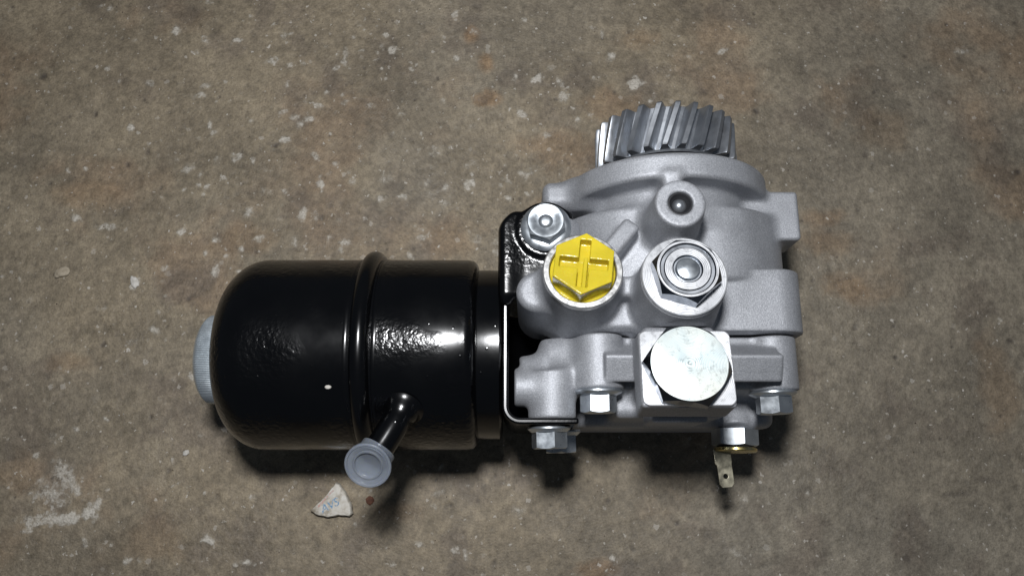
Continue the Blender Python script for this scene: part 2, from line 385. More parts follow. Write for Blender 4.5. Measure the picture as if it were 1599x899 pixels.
for _ in range(420):
    x = rng.uniform(-390, 390); y = rng.uniform(-190, 235); s = 0.8+1.6*rng.rand()**3
    stamp(pit, x, y, s*1.2, s, rng.uniform(0, 3), rng.uniform(.3, .8), 0.6)
for m in ((-328,153,3.1,2.7,0,0.9),(-287,123,2.2,2.2,0,0.8),(-248,96,2.6,3.1,0,1),(-255,134,1.8,1.8,0,0.6),(-236,152,2.2,2.2,0,0.5),(-161,101,3.5,2.2,0,0.7),(172,-86,1.2,1.2,0,0.5),(-282,-120,1.6,1.6,0,0.9),(-292,-139,1.2,1.2,0,0.8),(290,-121,8.6,2.4,0,0.5),(273,-129,11.7,2.0,0.1,0.4),(-18,135,9.8,4.4,0,0.35),(133,140,7.1,5.3,0,0.35),(202,155,4.5,3.1,0,0.4),(332,157,3.6,3.6,0,0.4),(255,118,7.0,4.4,0,0.25),(217,6,5.9,1.7,0.2,0.5),(-308,-108,3.9,1.6,0,0.4)):
    stamp(pit, *m)
halo = pale*pale; colr = mixc(colr, np.array([0.46, 0.42, 0.35]), np.clip(0.95*halo**0.6*(0.30+1.2*(rag2-0.2))*(0.5+1.0*tiny), 0, 0.8))
colr = mixc(colr, np.array([0.045, 0.036, 0.03]), np.clip(pit, 0, 0.85))
colr = np.clip(colr, 0.02, 0.8)
hgt = 0.9*(mid-0.5)+0.35*(fin-0.5)+0.35*pale*(0.3+ragged)-0.7*pit
hgt = np.where((np.abs(GX) < 390) & (GY > -195) & (GY < 240), hgt, 0.5*(mid-0.5))
nx, ny = GX.shape
V = np.stack([GX*MM, GY*MM, (hgt-0.6)*MM], -1).reshape(-1, 3).astype(np.float32)
ids = np.arange(nx*ny).reshape(nx, ny)
Q = np.stack([ids[:-1, :-1], ids[1:, :-1], ids[1:, 1:], ids[:-1, 1:]], -1).reshape(-1, 4)
fm = bpy.data.meshes.new('floor'); fm.vertices.add(len(V)); fm.vertices.foreach_set('co', V.ravel())
fm.loops.add(Q.size); fm.loops.foreach_set('vertex_index', Q.ravel().astype(np.int32))
fm.polygons.add(len(Q)); fm.polygons.foreach_set('loop_start', np.arange(0, Q.size, 4, dtype=np.int32)); fm.update(calc_edges=True)
at_ = fm.color_attributes.new('wear', 'FLOAT_COLOR', 'POINT')
at_.data.foreach_set('color', np.concatenate([colr.reshape(-1, 3), np.clip(pale, 0, 1).reshape(-1, 1)], 1).astype(np.float32).ravel())
fm.polygons.foreach_set('use_smooth', [True]*len(fm.polygons))
def floor_mat():
    m, nt, bs = nodes('worn_concrete')
    tc = N(nt, 'ShaderNodeTexCoord', name='TC')
    a = N(nt, 'ShaderNodeAttribute', attribute_name='wear')
    def mul(x, y):
        n = N(nt, 'ShaderNodeMixRGB', blend_type='MULTIPLY'); n.inputs[0].default_value = 1; nt.links.new(x, n.inputs[1]); nt.links.new(y, n.inputs[2]); return n.outputs[0]
    def math_(op, x, y):
        n = N(nt, 'ShaderNodeMath', operation=op)
        for k, q in enumerate((x, y)):
            if isinstance(q, (int, float)): n.inputs[k].default_value = q
            else: nt.links.new(q, n.inputs[k])
        return n.outputs[0]
    sand = noise(nt, 850, 3, 0.75); lump = noise(nt, 210, 5, 0.68)
    g = ramp(nt, sand.outputs[0], [(0.28, 0.70), (0.5, 1.0), (0.74, 1.28)])
    g2 = ramp(nt, lump.outputs[0], [(0.30, 0.74), (0.5, 1.0), (0.70, 1.22)])
    c = mul(mul(a.outputs['Color'], g.outputs[0]), g2.outputs[0])
    # pale aggregate and plaster: soft field from the mesh, ragged edge and broken inside from fine noise
    rag = noise(nt, 330, 5, 0.72); brk_ = noise(nt, 700, 3, 0.6)
    mk = math_('SUBTRACT', math_('ADD', math_('MULTIPLY', a.outputs['Alpha'], 1.15), math_('MULTIPLY', math_('SUBTRACT', rag.outputs[0], 0.5), 2.4)), 0.20)
    mk = ramp(nt, math_('MULTIPLY', mk, 2.2), [(0.0, 0.0), (1.0, 1.0)]).outputs[0]
    mk = math_('MULTIPLY', mk, math_('MULTIPLY', ramp(nt, a.outputs['Alpha'], [(0.02, 0.0), (0.30, 0.75), (0.9, 1.0)]).outputs[0], ramp(nt, brk_.outputs[0], [(0.3, 0.35), (0.6, 1.0)]).outputs[0]))
    mp = N(nt, 'ShaderNodeMixRGB'); nt.links.new(mk, mp.inputs[0]); nt.links.new(c, mp.inputs[1]); mp.inputs[2].default_value = (0.58, 0.54, 0.47, 1); c = mp.outputs[0]
    # crisp bare chips of sand and stone; their glint is painted as pale colour
    wn = noise(nt, 500, 2); wv = N(nt, 'ShaderNodeMixRGB'); wv.inputs[0].default_value = 0.0035
    nt.links.new(tc.outputs['Object'], wv.inputs[1]); nt.links.new(wn.outputs['Color'], wv.inputs[2])
    chips = None
    for sc_, lim, rad in ((260, 0.05, 0.50), (560, 0.05, 0.50)):
        vo = N(nt, 'ShaderNodeTexVoronoi'); vo.inputs['Scale'].default_value = sc_; nt.links.new(wv.outputs[0], vo.inputs['Vector'])
        sep = N(nt, 'ShaderNodeSeparateColor'); nt.links.new(vo.outputs['Color'], sep.inputs[0])
        on = math_('LESS_THAN', sep.outputs[0], lim)
        size = math_('MULTIPLY', sep.outputs[1], rad)
        d = math_('MULTIPLY', on, math_('LESS_THAN', vo.outputs['Distance'], size))
        d = math_('MULTIPLY', d, sep.outputs[2])
        chips = d if chips is None else math_('MAXIMUM', chips, d)
    mc = N(nt, 'ShaderNodeMixRGB'); nt.links.new(math_('MULTIPLY', chips, 0.8), mc.inputs[0]); nt.links.new(c, mc.inputs[1]); mc.inputs[2].default_value = (0.56, 0.52, 0.46, 1)
    nt.links.new(mc.outputs[0], bs.inputs['Base Color'])
    rr = ramp(nt, noise(nt, 22, 4).outputs[0], [(0.3, 0.50), (0.7, 0.72)])
    wet = math_('SUBTRACT', rr.outputs[0], math_('MULTIPLY', mk, 0.22))
    nt.links.new(wet, bs.inputs['Roughness'])
    b = bump(nt, bs, noise(nt, 130, 5, 0.6).outputs[0], 0.6, 0.0022)
    b = bump(nt, bs, lump.outputs[0], 0.5, 0.0012, b)
    b = bump(nt, bs, mk, 0.5, 0.0009, b)
    bump(nt, bs, sand.outputs[0], 0.5, 0.0005, b)
    return m
FLOOR = floor_mat(); fm.materials.append(FLOOR)
floor = bpy.data.objects.new('floor', fm); COL.objects.link(floor); floor['kind'] = 'structure'; floor['label'] = 'worn brown-grey concrete floor with pale flecks'

# ------------------------------------------------------------------ the pump
PX, PY = 70.0, -35.0
pump = bpy.data.objects.new('power_steering_pump', None); COL.objects.link(pump); pump.location = (PX*MM, PY*MM, 0); WORLD[pump] = Vector((PX*MM, PY*MM, 0))
pump.empty_display_size = 0.05
tag(pump, 'aluminium power steering pump with black oil reservoir lying on concrete floor', 'pump')

def lean(deg, side=0.0):
    return np.array([math.sin(math.radians(side)), math.sin(math.radians(deg)), math.cos(math.radians(deg))])

AX = (88.0, 66.0)                     # gear axis: x, z
NUT_T = np.array([80.5, -29.0, 138.0]); NUT_D = lean(9, -1.5)
BALL_T = np.array([81.0, 8.0, 137.0]); BALL_D = lean(4, -1)
YEL_T = np.array([33.6, -25.0, 133.0]); YEL_D = lean(8, -2)
SQ_T = np.array([79.0, -72.0, 139.0]); SQ_D = lean(9, -1)

def build_housing():
    F = Field((0, -50, -1), (170, 46, 142), 0.8)
    ax, az = AX
    F.add(p_slab(26, 153, -22, 19, 2, 106, 48, 3.5))                                   # main barrel
    F.add(p_cyl((ax, 5, az), (ax, 32, az), 43, rr=2), 3)                             # neck behind the flange
    F.add(p_cyl((ax-1, 27.5, az), (ax-1, 41, az), 57.0, rr=2.6), 4)                    # mounting flange
    F.add(p_cyl((ax, 40, az), (ax, 46, az), 33, rr=1), 1)                            # spigot towards the gear
    F.add(p_span(120, 157, 5, 33, 62, 88, 2.0), 3)                                   # right ear
    F.add(p_span(17, 50, 25, 40, 56, 86, 5), 9)                                     # left ear
    F.add(p_slab(28, 152, -48, -15, 2, 102.5, 15, 1.2), 1.0)                           # squared collar at the seam
    # union nut boss
    F.add(p_cyl(NUT_T-NUT_D*52, NUT_T-NUT_D*0.8, 24, 20.2, rr=0.8), 3)
    # check-ball boss and its ribs
    F.add(p_cyl(BALL_T-BALL_D*46, BALL_T, 16.5, 12.2, rr=1.2), 5)
    F.add(p_span(76.5, 85.5, 10, 30, 100, 123, 2.5), 5)
    F.add(p_span(77, 85, -24, 2, 98, 124, 3), 3)
    F.add(p_cyl(BALL_T-BALL_D*7, BALL_T+BALL_D*4, 6.0, rr=0.3), 0.6, sub=True)
    # pressure port boss (yellow plug), lobe beside it, fin and web
    F.add(p_cyl(YEL_T-YEL_D*58, YEL_T-YEL_D*1.0, 20.5, 18.9, rr=0.6), 4)
    lob = np.array([13.5, -32.0, 0]); 
    F.add(p_cyl((16, -34, 62), (12.5, -29, 113), 12.5, 10.5, rr=4), 6)
    F.add(p_cyl((19, -30, 92), (28, -20, 118), 9, 10, rr=4), 7)
    B = basis((0.05, 0.12, 0.99), (0.62, 0.78, 0))
    F.add(p_box((53.0, -6.0, 104), (4.6, 12.5, 15), 2.2, B), 4)
    F.add(p_span(45, 66, -33, -23, 80, 117, 2), 4)
    F.add(p_span(30, 80, -47, -30, 70, 106, 2), 3)
    # wells: port bore for the plug
    F.add(p_cyl(YEL_T-YEL_D*12, YEL_T+YEL_D*4, 16.2, rr=0.4), 0.6, sub=True)
    # foot the housing lies on
    F.add(p_span(50, 130, -40, 10, 0, 20, 4), 4)
    F.add(p_cyl((22, 10, 98), (24, -2, 98), 13, rr=3), 6)                            # lug under the bracket tab
    F.add(p_cyl((16, 4, 60), (17, 4, 101.4), 14, 12.5, rr=1), 6)
    me = F.mesh('housing')
    return link('housing', me, ALU, pump, origin=(88, -5, 66), sharp=0)
housing = build_housing()

def build_cover():
    F = Field((-3, -99, 0), (160, -48.6, 141), 0.8)
    F.add(p_slab(30, 150, -58, -48.9, 6, 92, 16, 1.2))
    for x, z in ((136.0, 85.0), (44.5, 92.0)):
        F.add(p_cyl((x, -76.5, z), (x, -49, z), 12.6, rr=1.0), 2.5)
        F.add(p_span(x-12, x+12, -76.5, -52, z-30, z-2, 3), 4)
    # block that carries the large hexagon plug
    B = basis(SQ_D)
    F.add(p_box(SQ_T-SQ_D*10, (21.2, 17.8, 10), 1.6, B), 2)
    F.add(p_span(62, 97, -80, -50, 40, 125, 3), 3)
    F.add(p_span(66, 93, -95, -80, 92, 118, 2), 2)
    # webs from the block to the bolt bosses
    for x0, x1 in ((46, 62), (96, 134)):
        F.add(p_box(((x0+x1)/2, -61.5, 93), ((x1-x0)/2, 7.0, 16), 1.0, basis((0, -0.40, 0.92))), 1.5)
        F.add(p_span(x0-4, x1, -76, -62, 60, 90, 2), 3)
    # arm and bracket boss
    F.add(p_cyl((20.5, -91.2, 88), (20.5, -67, 88), 12.2, rr=1.2), 3)
    F.add(p_cyl((44, -64, 86), (22, -70, 86), 9.5, rr=4), 8)
    F.add(p_cyl((1.2, -75, 88), (16, -75, 88), 9.7, rr=1.2), 3)
    F.add(p_cyl((5, -68, 82), (18, -66, 82), 10, rr=2), 4)
    F.add(p_cyl((18, -61, 80), (36, -52, 80), 12, rr=5), 7)
    F.add(p_slab(32, 147, -93, -54, 4, 58, 14, 5), 5)
    F.add(p_cyl((123.5, -94.5, 52), (123.5, -85, 48), 10, rr=1), 3)
    F.add(p_span(52, 112, -90, -60, 50, 84, 5), 6)
    me = F.mesh('end_cover')
    return link('end_cover', me, ALU, pump, origin=(88, -66, 60), sharp=0)
cover = build_cover()

# machined rim of the pressure port
rv, rf = lathe([(15.9, -6), (15.9, 0.15), (16.3, 0.55), (18.5, 0.55), (19.1, 0.0), (19.1, -2.4), (18.6, -2.6)], 72)
RIM = metal('turned_rim', (0.50, 0.50, 0.50), (0.66, 0.65, 0.63), 0.34, 0.8, 200, 1200, 0.15, 0.0001)
link('port_rim', mesh('port_rim', xf(rv, YEL_T, YEL_D), rf), RIM, housing)
# steel ball in its seat
rv, rf = lathe([(5.9, -6.5), (5.9, -1.4), (5.2, -1.3), (4.6, -2.6), (2, -5)], 40)
link('ball_seat', mesh('ball_seat', xf(rv, BALL_T, BALL_D), rf), RUBBER, housing)  # black lining puts the hole's shade into the seat's colour
rv, rf = lathe([(0, -3.6)]+[(3.6*math.sin(a), -3.6*math.cos(a)) for a in np.linspace(0.2, math.pi-0.2, 12)]+[(0, 3.6)], 32)
link('check_ball', mesh('check_ball', xf(rv, BALL_T-BALL_D*4.8, BALL_D), rf), STEEL, housing)

# ---- helical gear
GY0, GY1, GR = 53.0, 78.0, 40.5
def gear_rim():
    prof = [(12, GY0-1), (32.4, GY0-1), (33.2, GY0), (33.2, GY1), (32.4, GY1+0.6), (27, GY1+0.6), (26, GY1-3), (16, GY1-3), (15, GY1+4), (0, GY1+4)]
    v, f = lathe(prof, 112)
    v = np.array(v); v = np.stack([v[:, 0]+AX[0]+1.5, v[:, 2], v[:, 1]*-1+AX[1]], 1)
    return mesh('gear', v, f)
gear = link('gear', gear_rim(), STEEL, pump, origin=(AX[0]+1.5, 65.5, AX[1]))
def tooth_mesh():
    NT = 25; hel = math.tan(math.radians(19))
    prof = [(32.8, -4.5), (33.8, -3.3), (35.6, -2.8), (38.2, -2.2), (40.1, -1.6), (40.5, -1.3), (40.5, 1.3), (40.1, 1.6), (38.2, 2.2), (35.6, 2.8), (33.8, 3.3), (32.8, 4.5)]
    ys = [GY0, GY0+0.9, GY0+5, GY0+9, GY0+12.5, GY0+16.5, GY0+20.5, GY1-0.9, GY1]
    vs, fs = [], []
    for iy, y in enumerate(ys):
        end = iy in (0, len(ys)-1)
        for r, s in prof:
            r2 = r-(0.5 if end and r > 36 else 0)
            a = (s*(0.92 if end else 1)+(y-65.5)*hel)/GR*1.0
            vs.append((r2*math.sin(a), y-65.5, r2*math.cos(a)))
    n = len(prof)
    for iy in range(len(ys)-1):
        for k in range(n-1): fs.append((iy*n+k, iy*n+k+1, (iy+1)*n+k+1, (iy+1)*n+k))
    fs.append(tuple(range(n-1, -1, -1))); fs.append(tuple((len(ys)-1)*n+k for k in range(n)))
    me = mesh('tooth', np.array(vs)*MM, fs); me.materials.append(STEEL)
    me.polygons.foreach_set('use_smooth', [True]*len(me.polygons)); me.set_sharp_from_angle(angle=math.radians(28))
    return me
TM = tooth_mesh()
for k in range(25):
    o = bpy.data.objects.new('tooth', TM); COL.objects.link(o); o.parent = gear; o.location = (0, 0, 0)
    o.rotation_euler = (0, 2*math.pi*k/25+0.16, 0)
# bright bearing shoulder between gear and flange
rv, rf = lathe([(44, 0), (52.4, 0), (52.4, 1.2), (51.4, 2.0), (30, 2.2)], 96)
link('bearing_shoulder', mesh('bearing_shoulder', xf(rv, (AX[0]-1, 40.6, AX[1]), (0, 1, 0), (0, 0, 1)), rf), MACH, pump)

# ---- flange bolts
def flange_bolt(loc, d, rot=0, af=16.0, hh=9.0, fr=11.2, mat=ZINC, dome=True, fl=2.2, label=None):
    rc = af/2*0.985
    top = [(rc*0.80, fl+hh-0.05), (rc*0.62, fl+hh-0.7), (rc*0.42, fl+hh-0.9), (rc*0.34, fl+hh-0.2), (rc*0.2, fl+hh+0.15), (0, fl+hh+0.25)] if dome else None
    v, f = hex_head(af, hh, rc, fl-0.4, None, ch=0.55) if not dome else hex_head(af, hh+0.4, rc, fl-0.4, top, ch=0.55)
    o = link('bolt', mesh('bolt', xf(v, loc, d, rot=rot), f), mat, pump, sharp=30)
    rv, rf = lathe([(0, 0), (fr-0.6, 0), (fr, 0.5), (fr, 1.3), (fr-0.5, 1.8), (af*0.56, fl+0.9), (0, fl+0.9)], 64)
    link('washer_face', mesh('washer_face', xf(rv, loc, d), rf), mat, o, sharp=40)
    if label: o['label'] = label
    return o
flange_bolt((17.5, 5.0, 107.6), lean(3, -3), rot=0.18, af=18, hh=8.5, fr=13.0, label='zinc hexagon bolt through the black bracket tab, facing up')
flange_bolt((134.8, -76.6, 86.5), (0.02, -1, -0.02), rot=0.30, af=16, hh=9.5, fr=12.0, label='zinc flange bolt at the right end of the cover')
flange_bolt((43.8, -76.6, 93.0), (0, -1, -0.02), rot=math.pi/6+0.02, af=16, hh=9.5, fr=12.2, label='zinc flange bolt at the left of the cover')
flange_bolt((18.8, -94.6, 89.0), (0.02, -1, -0.03), rot=0.22, af=16, hh=9.0, fr=11.0, label='zinc flange bolt under the bracket foot')
flange_bolt((26.5, -94.6, 58.0), (0.02, -1, -0.03), rot=0.5, af=16, hh=10.0, fr=11.0, label='second bolt under the bracket foot, in shadow')

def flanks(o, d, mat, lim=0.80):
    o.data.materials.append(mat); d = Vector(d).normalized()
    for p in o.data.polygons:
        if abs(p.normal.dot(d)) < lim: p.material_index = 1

# ---- union nut with stud
wv, wf = lathe([(12, -1.5), (19.2, -1.5), (19.9, -0.9), (19.9, 0.7), (19.4, 1.2), (12, 1.2)], 80)
nut_w = link('seat_ring', mesh('seat_ring', xf(wv, NUT_T, NUT_D), wf), MACH, pump)
hv, hf = hex_head(28.5, 8.5, 14.0, 1.0, [(12.9, 9.5), (12.3, 8.9), (12.0, 6.0), (11.2, 5.8), (11.0, 8.6), (10.4, 9.2), (7.0, 9.2), (6.4, 8.6), (6.2, 6.5), (0, 6.5)], ch=1.3)
nut = link('union_nut', mesh('union_nut', xf(hv, NUT_T, NUT_D, rot=0.22), hf), MACH, pump, sharp=30); flanks(nut, NUT_D, SHADED_FLANK)
sv, sf = lathe([(5.7, 5.5), (5.7, 8.6), (5.1, 9.7), (3.2, 10.4), (0, 10.7)], 40)
link('stud', mesh('stud', xf(sv, NUT_T, NUT_D), sf), ZINC, nut)
for r0_, r1_, z_ in ((10.9, 12.5, 8.7), (5.7, 6.6, 8.0)):  # added darker rings standing in for shade in the nut's grooves
    gv, gf = lathe([(r0_-0.4, z_-1.6), (r0_, z_), (r1_, z_), (r1_+0.4, z_-1.6)], 64)
    link('groove_shade_ring', mesh('groove_shade_ring', xf(gv, NUT_T, NUT_D), gf), STEEL, nut)

# ---- large hexagon plug on the square block
pv, pf = merge(hex_head(34.6, 8.6, 17.1, 1.2, [(16.9, 9.82), (1.0, 9.86), (0.4, 9.5), (0, 9.4)], ch=1.7))
plug = link('hexagon_plug', mesh('hexagon_plug', xf(pv, SQ_T+np.array([-0.6, -0.6, 0]), SQ_D, rot=0.40), pf), ZINCB, pump, sharp=30); flanks(plug, SQ_D, SHADED_FLANK)
plug['label'] = 'large bright zinc hexagon plug on the square block'
# machined seat plate
def round_plate(hx, hy, r, h, n=8):
    vs = []
    for z in (0, h-0.4, h):
        s = 0.4 if z == h else 0
        for cx, cy, a0 in ((hx-r, hy-r, 0), (-hx+r, hy-r, 90), (-hx+r, -hy+r, 180), (hx-r, -hy+r, 270)):
            for k in range(n+1):
                a = math.radians(a0+90*k/n); vs.append((cx+(r-s)*math.cos(a), cy+(r-s)*math.sin(a), z))
    m = 4*(n+1); fs = []
    for l in range(2):
        for k in range(m): fs.append((l*m+k, l*m+(k+1) % m, (l+1)*m+(k+1) % m, (l+1)*m+k))
    fs.append(tuple(range(2*m, 3*m))); fs.append(tuple(range(m-1, -1, -1)))
    return vs, fs
v, f = round_plate(20.8, 17.5, 3.4, 1.6)
link('machined_seat', mesh('machined_seat', xf(v, SQ_T-SQ_D*0.4, SQ_D), f), MACH, cover)

# ---- yellow plastic plug (hexagon head with a cross slot)
def build_plug():
    c = YEL_T; d = YEL_D; B = basis(d); rot = -0.12
    F = Field(c-np.array([22, 22, 16]), c+np.array([22, 22, 18]), 0.34)
    F.add(p_cyl(c-d*9, c-d*1.2, 15.7, 15.7, rr=0.8), 0.8)
    F.add(p_hex(c+d*3.6, d, 27.2, 12.0, rot, 0.5), 1.2)
    cr, sr = math.cos(rot), math.sin(rot)
    R = B@np.array([[cr, -sr, 0], [sr, cr, 0], [0, 0, 1]])
    top = c+d*9.6
    F.add(p_box(top, (2.6, 12.0, 5.5), 0.3, R), 0.4, sub=True)
    F.add(p_box(top, (11.4, 2.6, 5.5), 0.3, R), 0.4, sub=True)
    F.add(p_box(top+R@np.array([0.9, -4.6, -2.9]), (0.95, 7.6, 2.6), 0.3, R), 0.4)
    me = F.mesh('plastic_plug')
    o = link('plastic_plug', me, YELLOW, pump, sharp=0)
    o['label'] = 'yellow plastic blanking plug with hexagon head and cross slot'
    return o
build_plug()

# ---- black sheet metal bracket
def strip(path, x0, x1, thick, axis_='z'):
    return None
def bracket():
    parts = []
    T = 3.2
    def prism(poly, z0, z1, z0b=None):
        n = len(poly); v = [(x, y, z0) for x, y in poly]+[(x, y, z1) for x, y in poly]
        f = [tuple(range(n-1, -1, -1)), tuple(range(n, 2*n))]+[(k, (k+1) % n, n+(k+1) % n, n+k) for k in range(n)]
        return v, f
    # upright plate and bent foot: an L in plan, standing on edge
    r = 9.0; x0 = -5.0; yb = -94.4
    outer = [(x0, -14)]+[(x0, yb+r)]+[(x0+r-r*math.cos(a), yb+r-r*math.sin(a)) for a in np.linspace(0.15, math.pi/2, 9)]+[(33, yb)]
    ri = r-T
    inner = [(33, yb+T)]+[(x0+r-ri*math.cos(a), yb+r-ri*math.sin(a)) for a in np.linspace(math.pi/2, 0.15, 9)]+[(x0+T, yb+r)]+[(x0+T, -14)]
    parts.append(prism(outer+inner, 22, 101.5))
    wv_, wf_ = prism([(x0+T-0.4, -89), (31, -89), (34, -60), (30, -28), (x0+T-0.4, -28)], 48, 51.2)  # black web added to keep the gap dark, sloped away from the flash
    parts.append(([(x, y, z-(x-x0)*0.95) for x, y, z in wv_], wf_))
    v, f = merge(*parts)
    me = mesh('bracket', v, f)
    return me
brk = link('bracket', bracket(), PAINT_S, pump, sharp=35, bevel=1.1)
brk['label'] = 'black painted sheet-metal bracket between reservoir and pump'
def tab():
    F = Field((-10, -40, 15), (40, 26, 112), 0.7)
    F.add(p_span(-5, 31.5, -30, 15, 101.2, 105.6, 1.8), 2)
    F.add(p_span(-5.0, -1.4, -34, 15, 24, 103, 1.5), 9)
    F.add(p_cyl((17.5, 5, 102), (17.5, 5, 107.0), 14.8, rr=1.2), 3)
    # outline of the tab: rounded outer corner
    F.add(p_box((-9, 19, 100), (9, 9, 40), 0.5, basis((0, 0, 1), (1, 1, 0))), 3, sub=True)
    F.add(p_box((36, -38, 100), (14, 22, 12), 3, basis((0, 0, 1), (1, 1, 0))), 3, sub=True)
    return F.mesh('tab')
link('tab', tab(), PAINT, brk, sharp=0)

# ---- reservoir
RY, RZ, RR = -52.5, 57.5, 52.7
def along_x(v, yaw=0.0):
    v = np.array(v); x, y, z = v[:, 2], -v[:, 1], v[:, 0]   # lathe z -> world x, lathe x -> up
    return np.stack([x, y+RY, z+RZ], 1)
prof = [(0, -157.5), (14, -157.4), (28, -157.1)]
for a in np.linspace(0.12, math.pi/2, 14):
    prof.append((RR-24+24*math.sin(a), -134-23*math.cos(a)))
prof += [(RR, -126), (RR, -100), (RR, -83), (RR, -60), (RR, -40), (RR-0.1, -24), (RR-0.7, -21.2), (RR-2.4, -19.4), (RR-4.6, -18.6), (RR-6.4, -18.2)]
v, f = lathe(prof, 128)
res = link('reservoir', mesh('reservoir', along_x(v), f), PAINT, pump, origin=(-90, RY, RZ), sharp=50)
res['label'] = 'black gloss cylindrical oil reservoir'
# rolled bead
bp = []
for a in np.linspace(0, math.pi, 15): bp.append((RR-0.6+5.4*math.sin(a), -76.0-5.0*math.cos(a)))
bp = [(RR-1.5, -84.5), (RR+0.05, -84.0), (RR+0.35, -82.4)]+bp+[(RR+0.35, -69.6), (RR+0.05, -68), (RR-1.5, -67.5)]
v, f = lathe(bp, 128); link('bead', mesh('bead', along_x(v), f), PAINT_S, res, sharp=50)
v, f = lathe([(44, -22), (46.6, -19.5), (46.9, -17.5), (46.9, -6.6), (46.2, -5.8), (44, -5.2), (20, -5.2)], 128)
link('neck', mesh('neck', along_x(v), f), PAINT_S, res, sharp=40)
# knurled filler cap
def knurl(li, t, r, z):
    if li in (2, 3): return r+0.32*math.cos(t*126), z
    return r, z
v, f = lathe([(20, -154), (24.2, -156.0), (24.6, -156.8), (24.4, -167.4), (23.8, -168.6), (22.0, -170.0), (16, -171.8), (8, -172.6), (0, -172.8)], 756, knurl)
v = along_x(v); v[:, 1] -= 3.0
link('filler_cap', mesh('filler_cap', v, f), ZINCD, res, sharp=45)
# dust speck stuck on the paint
sv, sf = lathe([(0, -0.6), (0.9, -0.3), (1.2, 0.1), (0.8, 0.5), (0, 0.7)], 9)
sv = [(x*1.5, y, z) for x, y, z in sv]
CHALK = metal('chalk', (0.50, 0.47, 0.42), (0.68, 0.65, 0.60), 0.8, 0.0, 300, 1500, 0.6, 0.0005)
ang = math.radians(-27)
link('dust_speck', mesh('dust_speck', xf(sv, (-91, RY+RR*math.sin(ang), RZ+RR*math.cos(ang))), sf), CHALK, res, sharp=0)
# outlet pipe with collar and plastic cap
P0 = np.array([-55.5, -86.5, 95.0]); P1 = np.array([-66.5, -113.5, 124.0])
P1 = np.array([-69.0, -114.6, 109.0]); D0 = np.array([-0.10, -0.70, 0.70]); D1 = np.array([-0.10, -0.46, 0.88]); D1 /= np.linalg.norm(D1)
def bez(t):
    a = P0; b = P0+D0*12; c = P1-D1*10; d = P1
    return (1-t)**3*a+3*(1-t)**2*t*b+3*(1-t)*t*t*c+t**3*d
def tube(ts, rs, n=40, cap0=False, cap1=False):
    vs, fs = [], []
    for t, r in zip(ts, rs):
        p = bez(t); dd = bez(min(1, t+0.01))-bez(max(0, t-0.01)); B = basis(dd, (1, 0, 0))
        for k in range(n):
            a = 2*math.pi*k/n; vs.append(p+B[:, 0]*r*math.cos(a)+B[:, 1]*r*math.sin(a))
    for i in range(len(ts)-1):
        for k in range(n): fs.append((i*n+k, i*n+(k+1) % n, (i+1)*n+(k+1) % n, (i+1)*n+k))
    if cap0: fs.append(tuple(range(n-1, -1, -1)))
    if cap1: fs.append(tuple((len(ts)-1)*n+k for k in range(n)))
    return vs, fs
ts = np.linspace(-0.06, 0.80, 24)
rs = [11.5 if t < 0.02 else 11.0 if t < 0.05 else 9.2 if t < 0.09 else 7.8 if t < 0.13 else 7.2 for t in ts]
v, f = tube(ts, rs, cap1=True); link('outlet_pipe', mesh('outlet_pipe', v, f), PAINT_S, res, sharp=60)
v, f = tube([0.62, 0.625, 0.64, 0.80, 0.94], [7.3, 8.6, 8.9, 9.1, 9.3])
sl = link('outlet_cap', mesh('outlet_cap', v, f), CLEAR, res, sharp=45); sl['label'] = 'translucent plastic cap on the outlet pipe'
v, f = lathe([(9.0, -3.2), (10.9, -2.6), (11.4, -1.9), (11.4, -0.3), (11.0, 0.1), (10.3, 0.1), (9.9, -0.5), (7.6, -0.7), (7.2, -0.2), (6.6, -0.2), (6.2, -1.4), (5.8, -1.7), (0, -1.8)], 64)
link('cap_rim', mesh('cap_rim', xf(v, P1, D1), f), CLEAR, sl, sharp=40)

